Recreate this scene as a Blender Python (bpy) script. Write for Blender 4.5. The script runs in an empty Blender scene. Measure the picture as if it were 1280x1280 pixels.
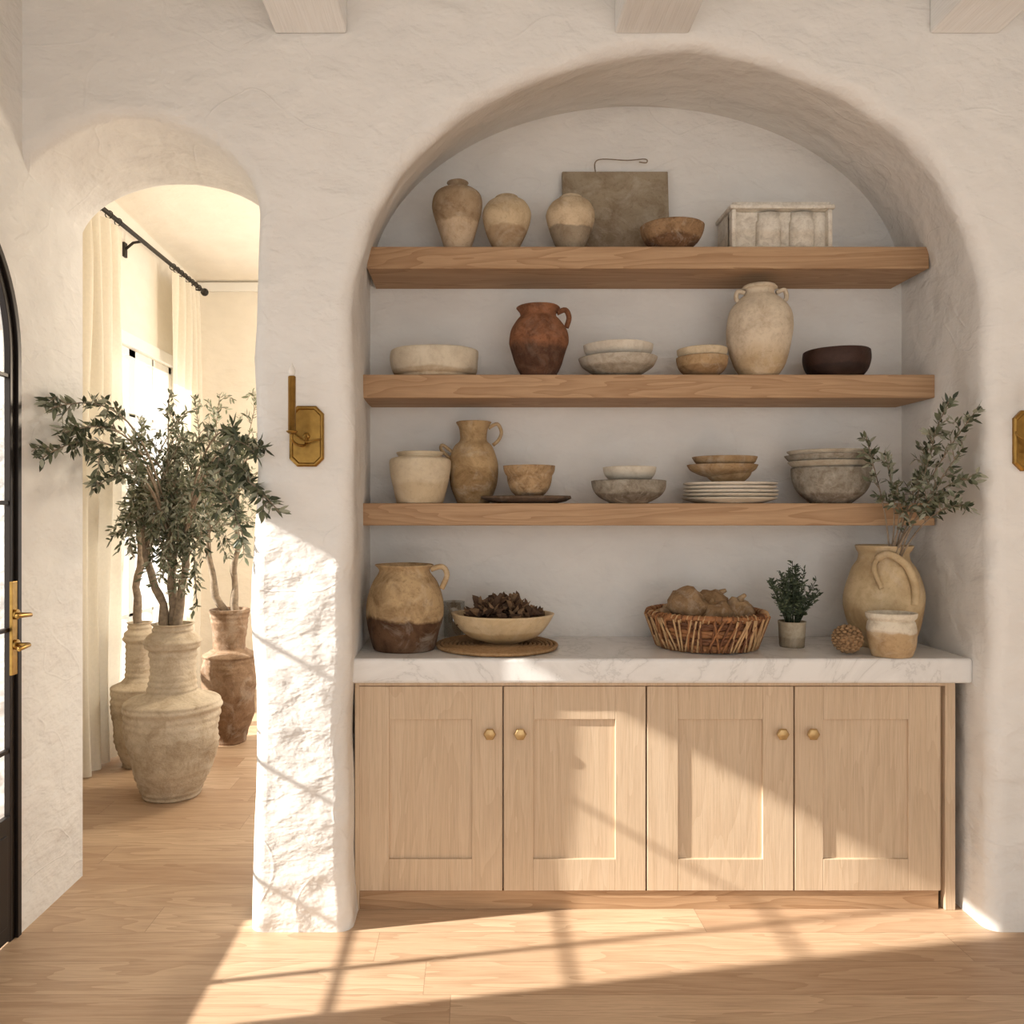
import bpy, math, random
from mathutils import Vector, noise
from mathutils.geometry import tessellate_polygon
random.seed(7)
S=bpy.context.scene
S.view_settings.view_transform='Standard'
COL=S.collection
EYE=1.42; CAMY=-2.703; VX=590.0
# ---------------------------------------------------------------- materials
def newmat(name):
    m=bpy.data.materials.new(name); m.use_nodes=True
    nt=m.node_tree; b=nt.nodes['Principled BSDF']
    return m,nt,b
def N(nt,t,**k):
    n=nt.nodes.new(t)
    for a,v in k.items(): setattr(n,a,v)
    return n
def c4(c): return (c[0],c[1],c[2],1)
def srgb(r,g,b):
    f=lambda u:(u/255/12.92 if u/255<=0.04045 else ((u/255+.055)/1.055)**2.4)
    return (f(r),f(g),f(b))
def coords(nt,scale=(1,1,1),rot=(0,0,0)):
    tc=N(nt,'ShaderNodeTexCoord'); mp=N(nt,'ShaderNodeMapping')
    mp.inputs['Scale'].default_value=scale; mp.inputs['Rotation'].default_value=rot
    nt.links.new(tc.outputs['Object'],mp.inputs['Vector']); return mp.outputs['Vector']
def noi(nt,vec,scale,detail=4,rough=.55,dist=0):
    n=N(nt,'ShaderNodeTexNoise'); n.inputs['Scale'].default_value=scale
    n.inputs['Detail'].default_value=detail; n.inputs['Roughness'].default_value=rough
    n.inputs['Distortion'].default_value=dist
    nt.links.new(vec,n.inputs['Vector']); return n.outputs['Fac']
def ramp(nt,fac,stops):
    r=N(nt,'ShaderNodeValToRGB'); e=r.color_ramp.elements
    while len(e)<len(stops): e.new(.5)
    for i,(p,c) in enumerate(stops): e[i].position=p; e[i].color=c4(c)
    nt.links.new(fac,r.inputs['Fac']); return r.outputs['Color']
def mix(nt,fac,a,b,mode='MIX'):
    m=N(nt,'ShaderNodeMix',data_type='RGBA',blend_type=mode)
    for sock,v in ((m.inputs[0],fac),(m.inputs[6],a),(m.inputs[7],b)):
        if hasattr(v,'links') or hasattr(v,'is_linked'): nt.links.new(v,sock)
        elif isinstance(v,(int,float)): sock.default_value=v
        else: sock.default_value=c4(v)
    return m.outputs[2]
def math_(nt,op,a,b=0.0,clamp=False):
    m=N(nt,'ShaderNodeMath',operation=op); m.use_clamp=clamp
    for i,v in enumerate((a,b)):
        if isinstance(v,(int,float)): m.inputs[i].default_value=v
        else: nt.links.new(v,m.inputs[i])
    return m.outputs[0]
def bump(nt,b,h,strength,dist):
    bp=N(nt,'ShaderNodeBump'); bp.inputs['Strength'].default_value=strength; bp.inputs['Distance'].default_value=dist
    nt.links.new(h,bp.inputs['Height']); nt.links.new(bp.outputs['Normal'],b.inputs['Normal'])
def plaster(name,col,amp=1.0):
    m,nt,b=newmat(name); v=coords(nt); v2=coords(nt,(1,1,1.7),(.3,.6,.2))
    n1=noi(nt,v,3.2,2,.5); n2=noi(nt,v2,7,3,.5,.25); n3=noi(nt,v,60,3); n4=noi(nt,v2,20,3,.55,.15)
    rid=math_(nt,'ABSOLUTE',math_(nt,'SUBTRACT',noi(nt,coords(nt,(1,1,1.5),(0,.8,0)),1.8,2,.5,.4),.5))
    rid=ramp_f(nt,rid,0.0,.010,1.0)
    h=math_(nt,'ADD',math_(nt,'MULTIPLY',n1,1.4),math_(nt,'ADD',math_(nt,'MULTIPLY',n2,.5),math_(nt,'MULTIPLY',n3,.035)))
    h=math_(nt,'ADD',h,math_(nt,'ADD',math_(nt,'MULTIPLY',n4,.12),math_(nt,'MULTIPLY',rid,-.03)))
    bump(nt,b,h,.95*amp,.035)
    c=ramp(nt,n2,[(.3,tuple(x*.95 for x in col)),(.7,col)])
    nt.links.new(c,b.inputs['Base Color']); b.inputs['Roughness'].default_value=.85
    b.inputs['Specular IOR Level'].default_value=.2
    return m
def wood(name,c1,c2,c3,axis='X',scale=1.0,rough=.5,bs=.15,rk=.5,fk=1.1):
    m,nt,b=newmat(name)
    st={'X':(.12,1,1),'Y':(1,.12,1),'Z':(1,1,.10)}[axis]
    v=coords(nt,tuple(s*scale for s in st))
    st2={'X':(.02,1,1),'Y':(1,.02,1),'Z':(1,1,.02)}[axis]
    v2=coords(nt,tuple(s*scale for s in st2))
    n=noi(nt,v,4,3,.5,.6)
    rings=math_(nt,'FRACT',math_(nt,'MULTIPLY',n,13))
    rings=math_(nt,'POWER',rings,1.6)
    fine=noi(nt,v2,260,3,.7)
    mid=noi(nt,v2,40,4,.6)
    base=ramp(nt,mid,[(.3,c1),(.7,c2)])
    a=mix(nt,math_(nt,'MULTIPLY',rings,rk),base,c3)
    a=mix(nt,math_(nt,'MULTIPLY',math_(nt,'SUBTRACT',fine,.45,True),fk,True),a,tuple(x*.6 for x in c3))
    nt.links.new(a,b.inputs['Base Color']); b.inputs['Roughness'].default_value=rough
    bump(nt,b,fine,bs,.002); b.inputs['Specular IOR Level'].default_value=.3
    return m
def floor_mat():
    m,nt,b=newmat('oak_floor_planks')
    v=coords(nt,(1,1,1))
    sx=N(nt,'ShaderNodeSeparateXYZ'); nt.links.new(v,sx.inputs[0])
    W_,L_=.175,1.9
    yy=math_(nt,'DIVIDE',sx.outputs[1],W_); row=math_(nt,'FLOOR',yy)
    wn=N(nt,'ShaderNodeTexWhiteNoise',noise_dimensions='1D'); nt.links.new(row,wn.inputs['W'])
    xx=math_(nt,'ADD',math_(nt,'DIVIDE',sx.outputs[0],L_),wn.outputs['Value']); col=math_(nt,'FLOOR',xx)
    cb=N(nt,'ShaderNodeCombineXYZ'); nt.links.new(row,cb.inputs[0]); nt.links.new(col,cb.inputs[1])
    wn2=N(nt,'ShaderNodeTexWhiteNoise',noise_dimensions='2D'); nt.links.new(cb.outputs[0],wn2.inputs['Vector']); idv=wn2.outputs['Value']
    ey=math_(nt,'ABSOLUTE',math_(nt,'SUBTRACT',math_(nt,'FRACT',yy),.5)); ex_=math_(nt,'ABSOLUTE',math_(nt,'SUBTRACT',math_(nt,'FRACT',xx),.5))
    gap=math_(nt,'MAXIMUM',ramp_f(nt,ey,.5-.0016/W_,.5-.0004/W_,1.0),ramp_f(nt,ex_,.5-.0014/L_,.5-.0004/L_,1.0))
    comb=N(nt,'ShaderNodeCombineXYZ'); nt.links.new(math_(nt,'MULTIPLY',idv,7.0),comb.inputs[0]); nt.links.new(math_(nt,'MULTIPLY',idv,13.0),comb.inputs[2])
    va=N(nt,'ShaderNodeVectorMath',operation='ADD'); nt.links.new(v,va.inputs[0]); nt.links.new(comb.outputs[0],va.inputs[1])
    mp=N(nt,'ShaderNodeMapping'); mp.inputs['Scale'].default_value=(.14,1,1); nt.links.new(va.outputs[0],mp.inputs[0])
    mp2=N(nt,'ShaderNodeMapping'); mp2.inputs['Scale'].default_value=(.03,1,1); nt.links.new(va.outputs[0],mp2.inputs[0])
    n=noi(nt,mp.outputs[0],5,3,.5,.5); rings=math_(nt,'POWER',math_(nt,'FRACT',math_(nt,'MULTIPLY',n,11)),1.5)
    fine=noi(nt,mp2.outputs[0],220,3,.7)
    base=mix(nt,idv,srgb(182,151,122),srgb(206,178,148))
    a=mix(nt,math_(nt,'MULTIPLY',rings,.42),base,srgb(150,116,86))
    a=mix(nt,math_(nt,'MULTIPLY',math_(nt,'SUBTRACT',fine,.45,True),1.4,True),a,srgb(116,86,62))
    kn=N(nt,'ShaderNodeTexVoronoi'); kn.inputs['Scale'].default_value=1.3; nt.links.new(va.outputs[0],kn.inputs['Vector'])
    k=ramp(nt,kn.outputs['Distance'],[(.0,(1,1,1)),(.03,(0,0,0))])
    a=mix(nt,math_(nt,'MULTIPLY',k,.6),a,srgb(90,60,40))
    a=mix(nt,math_(nt,'MULTIPLY',gap,.55),a,srgb(104,76,52))
    nt.links.new(a,b.inputs['Base Color']); b.inputs['Roughness'].default_value=.42
    h=math_(nt,'SUBTRACT',math_(nt,'MULTIPLY',fine,.2),gap)
    bump(nt,b,h,.2,.002)
    return m
def marble():
    m,nt,b=newmat('white_marble'); v=coords(nt,(1,1,1),(0,0,.5))
    n=noi(nt,v,2.2,8,.62,1.6)
    r=ramp(nt,n,[(.40,(.80,.79,.77)),(.485,(.74,.73,.71)),(.50,(.62,.61,.59)),(.515,(.75,.74,.72)),(.62,(.82,.81,.79))])
    n2=noi(nt,v,12,5,.6,.5)
    c=mix(nt,math_(nt,'MULTIPLY',n2,.2),r,(.62,.60,.57))
    nt.links.new(c,b.inputs['Base Color']); b.inputs['Roughness'].default_value=.25
    return m
def ramp_f(nt,fac,a,b,mx):
    r=N(nt,'ShaderNodeMapRange'); r.inputs[1].default_value=a; r.inputs[2].default_value=b; r.inputs[3].default_value=0; r.inputs[4].default_value=mx
    nt.links.new(fac,r.inputs[0]); return r.outputs[0]
def cer(name,top,bot,H,split=.4,soft=.08,mott=.5,nscale=14,rough=.85,bs=.5,dark=.55,bands=0,chalk=.4):
    m,nt,b=newmat(name)
    tc=N(nt,'ShaderNodeTexCoord'); sp=N(nt,'ShaderNodeSeparateXYZ'); nt.links.new(tc.outputs['Object'],sp.inputs[0])
    oi=N(nt,'ShaderNodeObjectInfo'); va=N(nt,'ShaderNodeVectorMath',operation='ADD'); nt.links.new(tc.outputs['Object'],va.inputs[0]); nt.links.new(oi.outputs['Location'],va.inputs[1])
    v=va.outputs[0]
    n1=noi(nt,v,nscale,7,.7,.5); n2=noi(nt,v,nscale*6,4,.7); n0=noi(nt,v,8,4,.6); n3=noi(nt,v,nscale*.8,6,.7,1.0)
    z=math_(nt,'DIVIDE',sp.outputs[2],H)
    z=math_(nt,'ADD',z,math_(nt,'MULTIPLY',math_(nt,'SUBTRACT',n0,.5),.3))
    f=math_(nt,'DIVIDE',math_(nt,'SUBTRACT',z,split-soft/2),soft,False)
    f=math_(nt,'ADD',f,0,True)
    c=mix(nt,f,bot,top)
    d=mix(nt,1.0,c,(dark,dark*.88,dark*.76),'MULTIPLY')
    c=mix(nt,ramp_f(nt,n1,.44,.66,mott),c,d)
    c=mix(nt,ramp_f(nt,n2,.54,.74,mott*.8),c,d)
    ch=mix(nt,.5,c,(.76,.70,.60))
    c=mix(nt,ramp_f(nt,n3,.50,.66,chalk),c,ch)
    nt.links.new(c,b.inputs['Base Color']); b.inputs['Roughness'].default_value=rough
    h=math_(nt,'ADD',n1,math_(nt,'MULTIPLY',n2,.4))
    if bands:
        wv=math_(nt,'SINE',math_(nt,'ADD',math_(nt,'MULTIPLY',sp.outputs[2],bands),math_(nt,'MULTIPLY',n0,9)))
        h=math_(nt,'ADD',h,math_(nt,'MULTIPLY',wv,.12))
    bump(nt,b,h,bs,.008)
    b.inputs['Specular IOR Level'].default_value=.25
    return m
def flat(name,col,rough=.6,metal=0,nz=0,scale=30,trans=0):
    m,nt,b=newmat(name); v=coords(nt)
    n=noi(nt,v,scale,4)
    c=ramp(nt,n,[(.3,tuple(x*(1-nz) for x in col)),(.7,col)])
    nt.links.new(c,b.inputs['Base Color']); b.inputs['Roughness'].default_value=rough; b.inputs['Metallic'].default_value=metal
    if nz: bump(nt,b,n,.3,.003)
    if trans:
        t=N(nt,'ShaderNodeBsdfTranslucent'); nt.links.new(c,t.inputs[0]); mx=N(nt,'ShaderNodeMixShader'); mx.inputs[0].default_value=trans
        out=nt.nodes['Material Output']; nt.links.new(b.outputs[0],mx.inputs[1]); nt.links.new(t.outputs[0],mx.inputs[2]); nt.links.new(mx.outputs[0],out.inputs[0])
    return m
def glassmat(name,tint=(1,1,1),g=.08):
    m=bpy.data.materials.new(name); m.use_nodes=True; nt=m.node_tree
    nt.nodes.remove(nt.nodes['Principled BSDF'])
    t=N(nt,'ShaderNodeBsdfTransparent'); t.inputs[0].default_value=c4(tint)
    gl=N(nt,'ShaderNodeBsdfGlossy'); gl.inputs['Roughness'].default_value=.03
    mx=N(nt,'ShaderNodeMixShader'); mx.inputs[0].default_value=g
    nt.links.new(t.outputs[0],mx.inputs[1]); nt.links.new(gl.outputs[0],mx.inputs[2]); nt.links.new(mx.outputs[0],nt.nodes['Material Output'].inputs[0])
    return m
M_WALL=plaster('plaster_wall',(.81,.79,.755))
M_WALL2=plaster('plaster_warm',(.86,.80,.70),.4)
M_CEIL=plaster('plaster_ceiling',(.84,.82,.78),.3)
M_BEAM=wood('whitewashed_beam',(.86,.86,.85),(.83,.82,.80),(.78,.77,.74),'Y',1,.7)
M_SHELF=wood('oak_shelf_wood',srgb(190,158,124),srgb(178,144,110),srgb(146,110,78),'X',1.6,.6,.2,.6)
M_CAB=wood('oak_cabinet_wood',srgb(214,192,165),srgb(206,182,153),srgb(186,159,130),'Z',1.4,.55,.2,.35,1.3)
M_FLOOR=floor_mat(); M_MARBLE=marble()
M_BRASS=flat('aged_brass',srgb(164,128,68),.32,1,.3,40)
M_STEEL=flat('dark_bronze_steel',(.022,.016,.013),.4,.6)
M_GLASS=glassmat('pane_glass')
M_WHITE=flat('white_paint',(.84,.82,.78),.5)
M_CURT=flat('linen_curtain',(.88,.82,.70),.9,0,.06,60,.35)
M_ROD=flat('curtain_rod_iron',(.03,.025,.02),.5,.5)
M_LEAF=[flat('olive_leaf_dark',(.06,.075,.04),.5,0,.3,20,.2),flat('olive_leaf_mid',(.18,.20,.12),.55,0,.3,20,.25),flat('olive_leaf_silver',(.40,.41,.31),.6,0,.2,20,.25)]
M_BARK=flat('olive_bark',(.36,.28,.20),.9,0,.5,45)
# ---------------------------------------------------------------- mesh helpers
class MB:
    def __init__(s): s.v=[];s.f=[];s.m=[];s.sm=[]
    def add(s,v,f,mi=0,smooth=True):
        o=len(s.v); s.v+= [tuple(p) for p in v]; s.f+=[tuple(i+o for i in q) for q in f]; s.m+=[mi]*len(f); s.sm+=[smooth]*len(f)
    def box(s,x0,x1,y0,y1,z0,z1,mi=0):
        v=[(x,y,z) for x in(x0,x1) for y in(y0,y1) for z in(z0,z1)]
        s.add(v,[(0,1,3,2),(4,6,7,5),(0,4,5,1),(2,3,7,6),(0,2,6,4),(1,5,7,3)],mi,False)
    def tube(s,pts,rad,seg=10,mi=0,cap=True):
        pts=[Vector(p) for p in pts]; n=len(pts)
        if not hasattr(rad,'__len__'): rad=[rad]*n
        up=Vector((0,0,1)); vs=[]; prev=None
        for i,p in enumerate(pts):
            t=(pts[min(i+1,n-1)]-pts[max(i-1,0)]).normalized()
            if prev is None:
                a=t.cross(up)
                if a.length<.1: a=t.cross(Vector((1,0,0)))
            else: a=prev-t*prev.dot(t)
            a.normalize(); prev=a; b=t.cross(a)
            for k in range(seg):
                an=2*math.pi*k/seg; vs.append(p+(a*math.cos(an)+b*math.sin(an))*rad[i])
        fs=[(i*seg+k,i*seg+(k+1)%seg,(i+1)*seg+(k+1)%seg,(i+1)*seg+k) for i in range(n-1) for k in range(seg)]
        if cap: fs+= [tuple(range(seg))[::-1],tuple((n-1)*seg+k for k in range(seg))]
        s.add(vs,fs,mi)
    def lathe(s,prof,seg=48,mi=0,wob=0,org=(0,0,0),axis='z',seed=0,sq=(1,1)):
        vs=[];ox,oy,oz=org
        for (r,z) in prof:
            for k in range(seg):
                a=2*math.pi*k/seg
                rr=r
                if wob: rr=r*(1+wob*noise.noise(Vector((math.cos(a)*1.2+seed*3.1,math.sin(a)*1.2,z*9+seed))))
                x,y=rr*math.cos(a)*sq[0],rr*math.sin(a)*sq[1]
                if axis=='z': vs.append((ox+x,oy+y,oz+z))
                elif axis=='y': vs.append((ox+x,oy-z,oz+y))
                else: vs.append((ox+z,oy+x,oz+y))
        n=len(prof)
        fs=[(i*seg+k,i*seg+(k+1)%seg,(i+1)*seg+(k+1)%seg,(i+1)*seg+k) for i in range(n-1) for k in range(seg)]
        s.add(vs,fs,mi)
    def ball(s,c,r,mi=0,seg=20,wob=0,seed=0):
        if not hasattr(r,'__len__'): r=(r,r,r)
        n=12; vs=[];
        for i in range(n+1):
            ph=math.pi*i/n
            for k in range(seg):
                a=2*math.pi*k/seg; d=Vector((math.sin(ph)*math.cos(a),math.sin(ph)*math.sin(a),math.cos(ph)))
                q=1+wob*noise.noise(d*1.7+Vector((seed*5.3,0,0)))
                vs.append((c[0]+d.x*r[0]*q,c[1]+d.y*r[1]*q,c[2]+d.z*r[2]*q))
        fs=[(i*seg+k,(i+1)*seg+k,(i+1)*seg+(k+1)%seg,i*seg+(k+1)%seg) for i in range(n) for k in range(seg)]
        s.add(vs,fs,mi)
    def torus(s,c,R,r,seg=48,sub=8,mi=0,jit=0,wave=0,ph=0,nw=0):
        pts=[]
        for k in range(seg+1):
            a=2*math.pi*k/seg; q=R+wave*math.sin(nw*a+ph)
            pts.append((c[0]+q*math.cos(a),c[1]+q*math.sin(a),c[2]+jit*math.sin(3*a+ph)))
        s.tube(pts,r,sub,mi,False)
    def build(s,name,mats,loc=(0,0,0),bevel=0,parent=None,bseg=2):
        me=bpy.data.meshes.new(name); me.from_pydata(s.v,[],s.f); 
        for m in (mats if isinstance(mats,list) else [mats]): me.materials.append(m)
        me.polygons.foreach_set('material_index',s.m); me.polygons.foreach_set('use_smooth',s.sm); me.update()
        o=bpy.data.objects.new(name,me); o.location=loc; COL.objects.link(o)
        if bevel:
            b=o.modifiers.new('bevel','BEVEL'); b.width=bevel; b.segments=bseg; b.limit_method='ANGLE'
        if parent: o.parent=parent
        return o
def empty(name,loc=(0,0,0)):
    e=bpy.data.objects.new(name,None); e.location=loc; e.empty_display_size=.1; COL.objects.link(e); return e
def boxobj(name,x0,x1,y0,y1,z0,z1,mat,bevel=0,parent=None,bseg=2):
    m=MB(); m.box(x0,x1,y0,y1,z0,z1); return m.build(name,mat,bevel=bevel,parent=parent,bseg=bseg)
def cat(P,sub=5):
    out=[]
    n=len(P)
    for i in range(n-1):
        p0=P[max(i-1,0)];p1=P[i];p2=P[i+1];p3=P[min(i+2,n-1)]
        for k in range(sub):
            t=k/sub
            out.append(tuple(.5*((2*p1[j])+(-p0[j]+p2[j])*t+(2*p0[j]-5*p1[j]+4*p2[j]-p3[j])*t*t+(-p0[j]+3*p1[j]-3*p2[j]+p3[j])*t**3) for j in range(len(p1))))
    out.append(tuple(P[-1])); return out
# ---------------------------------------------------------------- room shell
def outline(c,a,s,h,o,w=0):
    P=[]
    nj=20
    for i in range(nj): P.append((c-a-o,s*i/nj))
    for i in range(65):
        t=math.pi*i/64; P.append((c-(a+o)*math.cos(t),s+(h+o)*math.sin(t)))
    for i in range(nj-1,-1,-1): P.append((c+a+o,s*i/nj))
    if w:
        Q=[]
        for (x,z) in P:
            q=w*(noise.noise(Vector((x*2.3,z*2.3,c*5)))+.35*noise.noise(Vector((x*7,z*7,c*5)))); q2=w*noise.noise(Vector((x*2.3+9,z*2.3,c*5)))
            # plaster swells slightly towards the floor
            fl=.012*max(0,1-z/.22)**2
            q+= fl if x<c else -fl
            Q.append((x+q,max(z+ (q2 if z>.01 else 0),0)))
        P=Q
    return P
R=.05
NF=(.67,1.085,2.077,.905); NB=(.683,1.107,2.353,.757); ND=.63
PF=(-1.149,.406,2.42,.346); PBk=(-1.135,.402,2.45,.25); PD=.42
WOB=.024
def lofted(F,B,D,rb=False):
    rings=[]
    for i in range(9):
        th=math.pi/2*i/8; rings.append((R*(1-math.cos(th)),[ (x,z) for x,z in outline(*F,R*(1-math.sin(th)),WOB)]))
    n=14
    for i in range(1,n+1):
        t=i/n; p=[F[j]*(1-t)+B[j]*t for j in range(4)]
        rings.append((R+(D-R)*t,outline(*p,0,WOB*(1-t))))
    if rb:
        for i in range(1,7):
            th=math.pi/2*i/6; rings.append((D+.03*math.sin(th),outline(*B,.03*(1-math.cos(th)),0)))
    return rings
def add_loft(mb,rings):
    n=len(rings[0][1]); vs=[(x,y,z) for y,P in rings for x,z in P]
    fs=[(i*n+k,(i+1)*n+k,(i+1)*n+k+1,i*n+k+1) for i in range(len(rings)-1) for k in range(n-1)]
    mb.add(vs,fs,0,True)
def fill(mb,poly,fn,mi=0):
    t=tessellate_polygon([[Vector((a,b,0)) for a,b in poly]])
    mb.add([fn(a,b) for a,b in poly],[tuple(q) for q in t],mi,False)
w=MB()
rp=lofted(PF,PBk,PD,True); rn=lofted(NF,NB,ND)
XR=3.4; ZT=3.4
poly=[(-2.3,0)]+rp[0][1]+rn[0][1]+[(XR,0),(XR,ZT),(-2.3,ZT)]
fill(w,poly,lambda a,b:(a,0,b))
add_loft(w,rp); add_loft(w,rn)
fill(w,rn[-1][1],lambda a,b:(a,ND,b))
poly2=[(-2.3,0)]+rp[-1][1]+[(-.55,0),(-.55,ZT),(-2.3,ZT)]
fill(w,poly2,lambda a,b:(a,PD+.03,b))
w.add([(-.55,PD+.03,0),(-.55,PD+.03,ZT),(-.55,.72,ZT),(-.55,.72,0)],[(0,1,2,3)],0,False)
w.add([(-.55,.72,0),(-.55,.72,ZT),(XR,.72,ZT),(XR,.72,0)],[(0,1,2,3)],0,False)
w.build('wall_front',M_WALL)
# left wall with arched door opening and an added, unseen window opening for bounce light
LX=-1.52; YB=-5.0
DY0,DY1=-.012,-.70; DC=(DY0+DY1)/2; DA=(DY0-DY1)/2; DS=1.93; DH=.46
def darch(o,n=32):
    P=[(DC-DA-o,0)]+[(DC-(DA+o)*math.cos(math.pi*i/n),DS+(DH+o)*math.sin(math.pi*i/n)) for i in range(n+1)]+[(DC+DA+o,0)]
    return P
lw=MB()
for X in (LX,LX-.2):
    fill(lw,[(-1.6,0)]+darch(0)+[(PD,0),(PD,ZT),(-1.6,ZT)],lambda a,b:(X,a,b))
D=darch(0); n=len(D)
lw.add([(LX,a,b) for a,b in D]+[(LX-.2,a,b) for a,b in D],[(k,k+1,n+k+1,n+k) for k in range(n-1)],0,False)
lw.add([(LX,PD,0),(LX,PD,ZT),(LX-.2,PD,ZT),(LX-.2,PD,0)],[(0,1,2,3)],0,False)
lw.box(LX-.2,LX,-3.9,-1.6,0,.35); lw.box(LX-.2,LX,-3.9,-1.6,2.5,ZT); lw.box(LX-.2,LX,YB,-3.9,0,ZT)
lw.build('wall_left',M_WALL)
wm=MB()
for y in (-3.9,-3.15,-2.4,-1.65): wm.box(LX-.14,LX-.08,y,y+.05,.35,2.5)
for z in (.35,1.4,2.45): wm.box(LX-.13,LX-.09,-3.9,-1.6,z,z+.05)
wm.build('window_3',M_STEEL)  # unseen window, added so sun on the floor bounces warm light inside
# rear wall of the room (behind the viewpoint) with an opening shaped to dim the upper walls
rw=MB(); rw.box(LX-.2,-1.1,YB-.15,YB,0,ZT); rw.box(3.0,XR+.15,YB-.15,YB,0,ZT); rw.box(-1.1,3.0,YB-.15,YB,2.7,ZT)
rw.build('wall_rear',M_WALL)
boxobj('wall_right',XR,XR+.15,YB,.72,0,ZT,M_WALL)
boxobj('floor',-2.35,XR+.15,YB,3.85,-.1,0,M_FLOOR)
boxobj('ceiling',LX-.3,XR+.15,YB-.1,.72,3.32,3.45,M_CEIL)
for i,(a,b) in enumerate(((-.665,-.422),(.482,.733),(1.545,1.78))):
    boxobj('ceiling_beam' if i==0 else 'ceiling_beam.%03d'%i,a,b,YB+.02,.0,3.035,3.33,M_BEAM,.008)
# far room
BX=-2.2; BY=3.7
fl=MB()
Wy0,Wy1,Wz0,Wz1=1.85,3.2,.08,2.48
for X in (BX,BX-.12):
    for (a,b,c,d) in ((PD+.03,Wy0,0,3.5),(Wy1,BY+.1,0,3.5),(Wy0,Wy1,0,Wz0),(Wy0,Wy1,Wz1,3.5)):
        fl.add([(X,a,c),(X,b,c),(X,b,d),(X,a,d)],[(0,1,2,3)],0,False)
for (a,b) in (((Wy0,Wz0),(Wy1,Wz0)),((Wy1,Wz0),(Wy1,Wz1)),((Wy1,Wz1),(Wy0,Wz1)),((Wy0,Wz1),(Wy0,Wz0))):
    fl.add([(BX,a[0],a[1]),(BX,b[0],b[1]),(BX-.12,b[0],b[1]),(BX-.12,a[0],a[1])],[(0,1,2,3)],0,False)
fl.build('wall_far_room_left',M_WALL2)
bm_=MB()
bm_.box(BX-.12,-1.55,BY,BY+.12,0,3.5); bm_.box(1.3,3.4,BY,BY+.12,0,3.5); bm_.box(-1.55,1.3,BY,BY+.12,0,.3); bm_.box(-1.55,1.3,BY,BY+.12,2.9,3.5)
bm_.build('wall_far_room_back',M_WALL2)
wm=MB()
for x in (-1.55,-.62,.31,1.25): wm.box(x,x+.05,BY+.02,BY+.08,.3,2.9)
for z in (.3,1.1,2.0,2.85): wm.box(-1.55,1.3,BY+.03,BY+.07,z,z+.05)
wm.build('window_2',M_WHITE,bevel=.003)  # unseen window and wall opening, added to light the far room
cm=MB(); cm.add([(BX-.1,PD,3.42),(3.4,PD,3.42),(3.4,BY+.1,3.26),(BX-.1,BY+.1,3.26)],[(0,1,2,3)],0,False)
cm.add([(BX-.1,PD,3.52),(3.4,PD,3.52),(3.4,BY+.1,3.36),(BX-.1,BY+.1,3.36)],[(3,2,1,0)],0,False)
cm.build('ceiling_far_room',M_WALL2)
# unseen globe pendant with point light, added to brighten the far room
pl=empty('pendant_lamp',(-.35,2.0,2.35))
m=MB(); m.ball((0,0,0),.14,0,28); 
pm_,pnt,pb=newmat('opal_glass'); pb.inputs['Base Color'].default_value=(.9,.85,.75,1); pb.inputs['Emission Color'].default_value=(1,.82,.58,1); pb.inputs['Emission Strength'].default_value=9
m.build('globe',pm_,parent=pl); m=MB(); m.tube([(0,0,.14),(0,0,.93)],.006,8); m.lathe([(0,.135),(.05,.13),(.04,.17),(0,.175)],24); m.lathe([(0,.90),(.06,.9),(.06,.93),(0,.94)],24); m.build('stem',M_BRASS,parent=pl)
ll=bpy.data.lights.new('pendant_light','POINT'); ll.energy=70; ll.color=(1,.86,.66); ll.shadow_soft_size=.15
lo=bpy.data.objects.new('pendant_light',ll); lo.location=(0,0,-.32); lo.parent=pl; COL.objects.link(lo)
bb=boxobj('trim_far_cornice',BX+.005,3.3,BY-.03,BY-.002,3.18,3.25,M_WHITE,.004)
boxobj('baseboard_far_room',BX+.005,3.3,BY-.02,BY-.002,0,.14,M_WHITE,.004)
win=empty('window_1',(BX,2.5,0)); 
wm=MB(); t=.05
def wy(a,b,c,d): wm.box(BX-.08,BX-.02,a,b,c,d)
wy(Wy0,Wy0+t,Wz0,Wz1);wy(Wy1-t,Wy1,Wz0,Wz1);wy(Wy0,Wy1,Wz1-t,Wz1);wy(Wy0,Wy1,Wz0,Wz0+.2);wy((Wy0+Wy1)/2-.05,(Wy0+Wy1)/2+.05,Wz0,Wz1)
for z in (.75,1.2,1.62,2.05): wy(Wy0,Wy1,z-.012,z+.012)
for y in (2.19,2.86): wy(y-.012,y+.012,Wz0,Wz1)
wm.box(BX,BX+.02,Wy0-.08,Wy0,0,Wz1+.08);wm.box(BX,BX+.02,Wy1,Wy1+.08,0,Wz1+.08);wm.box(BX,BX+.02,Wy0,Wy1,Wz1,Wz1+.08)
o=wm.build('frame',M_WHITE,(-BX,-2.5,0),.003,win)
pm=MB(); pm.add([(BX-.05,Wy0,Wz0),(BX-.05,Wy1,Wz0),(BX-.05,Wy1,Wz1),(BX-.05,Wy0,Wz1)],[(0,1,2,3)],0,False); pm.build('pane',M_GLASS,(-BX,-2.5,0),0,win)
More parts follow.
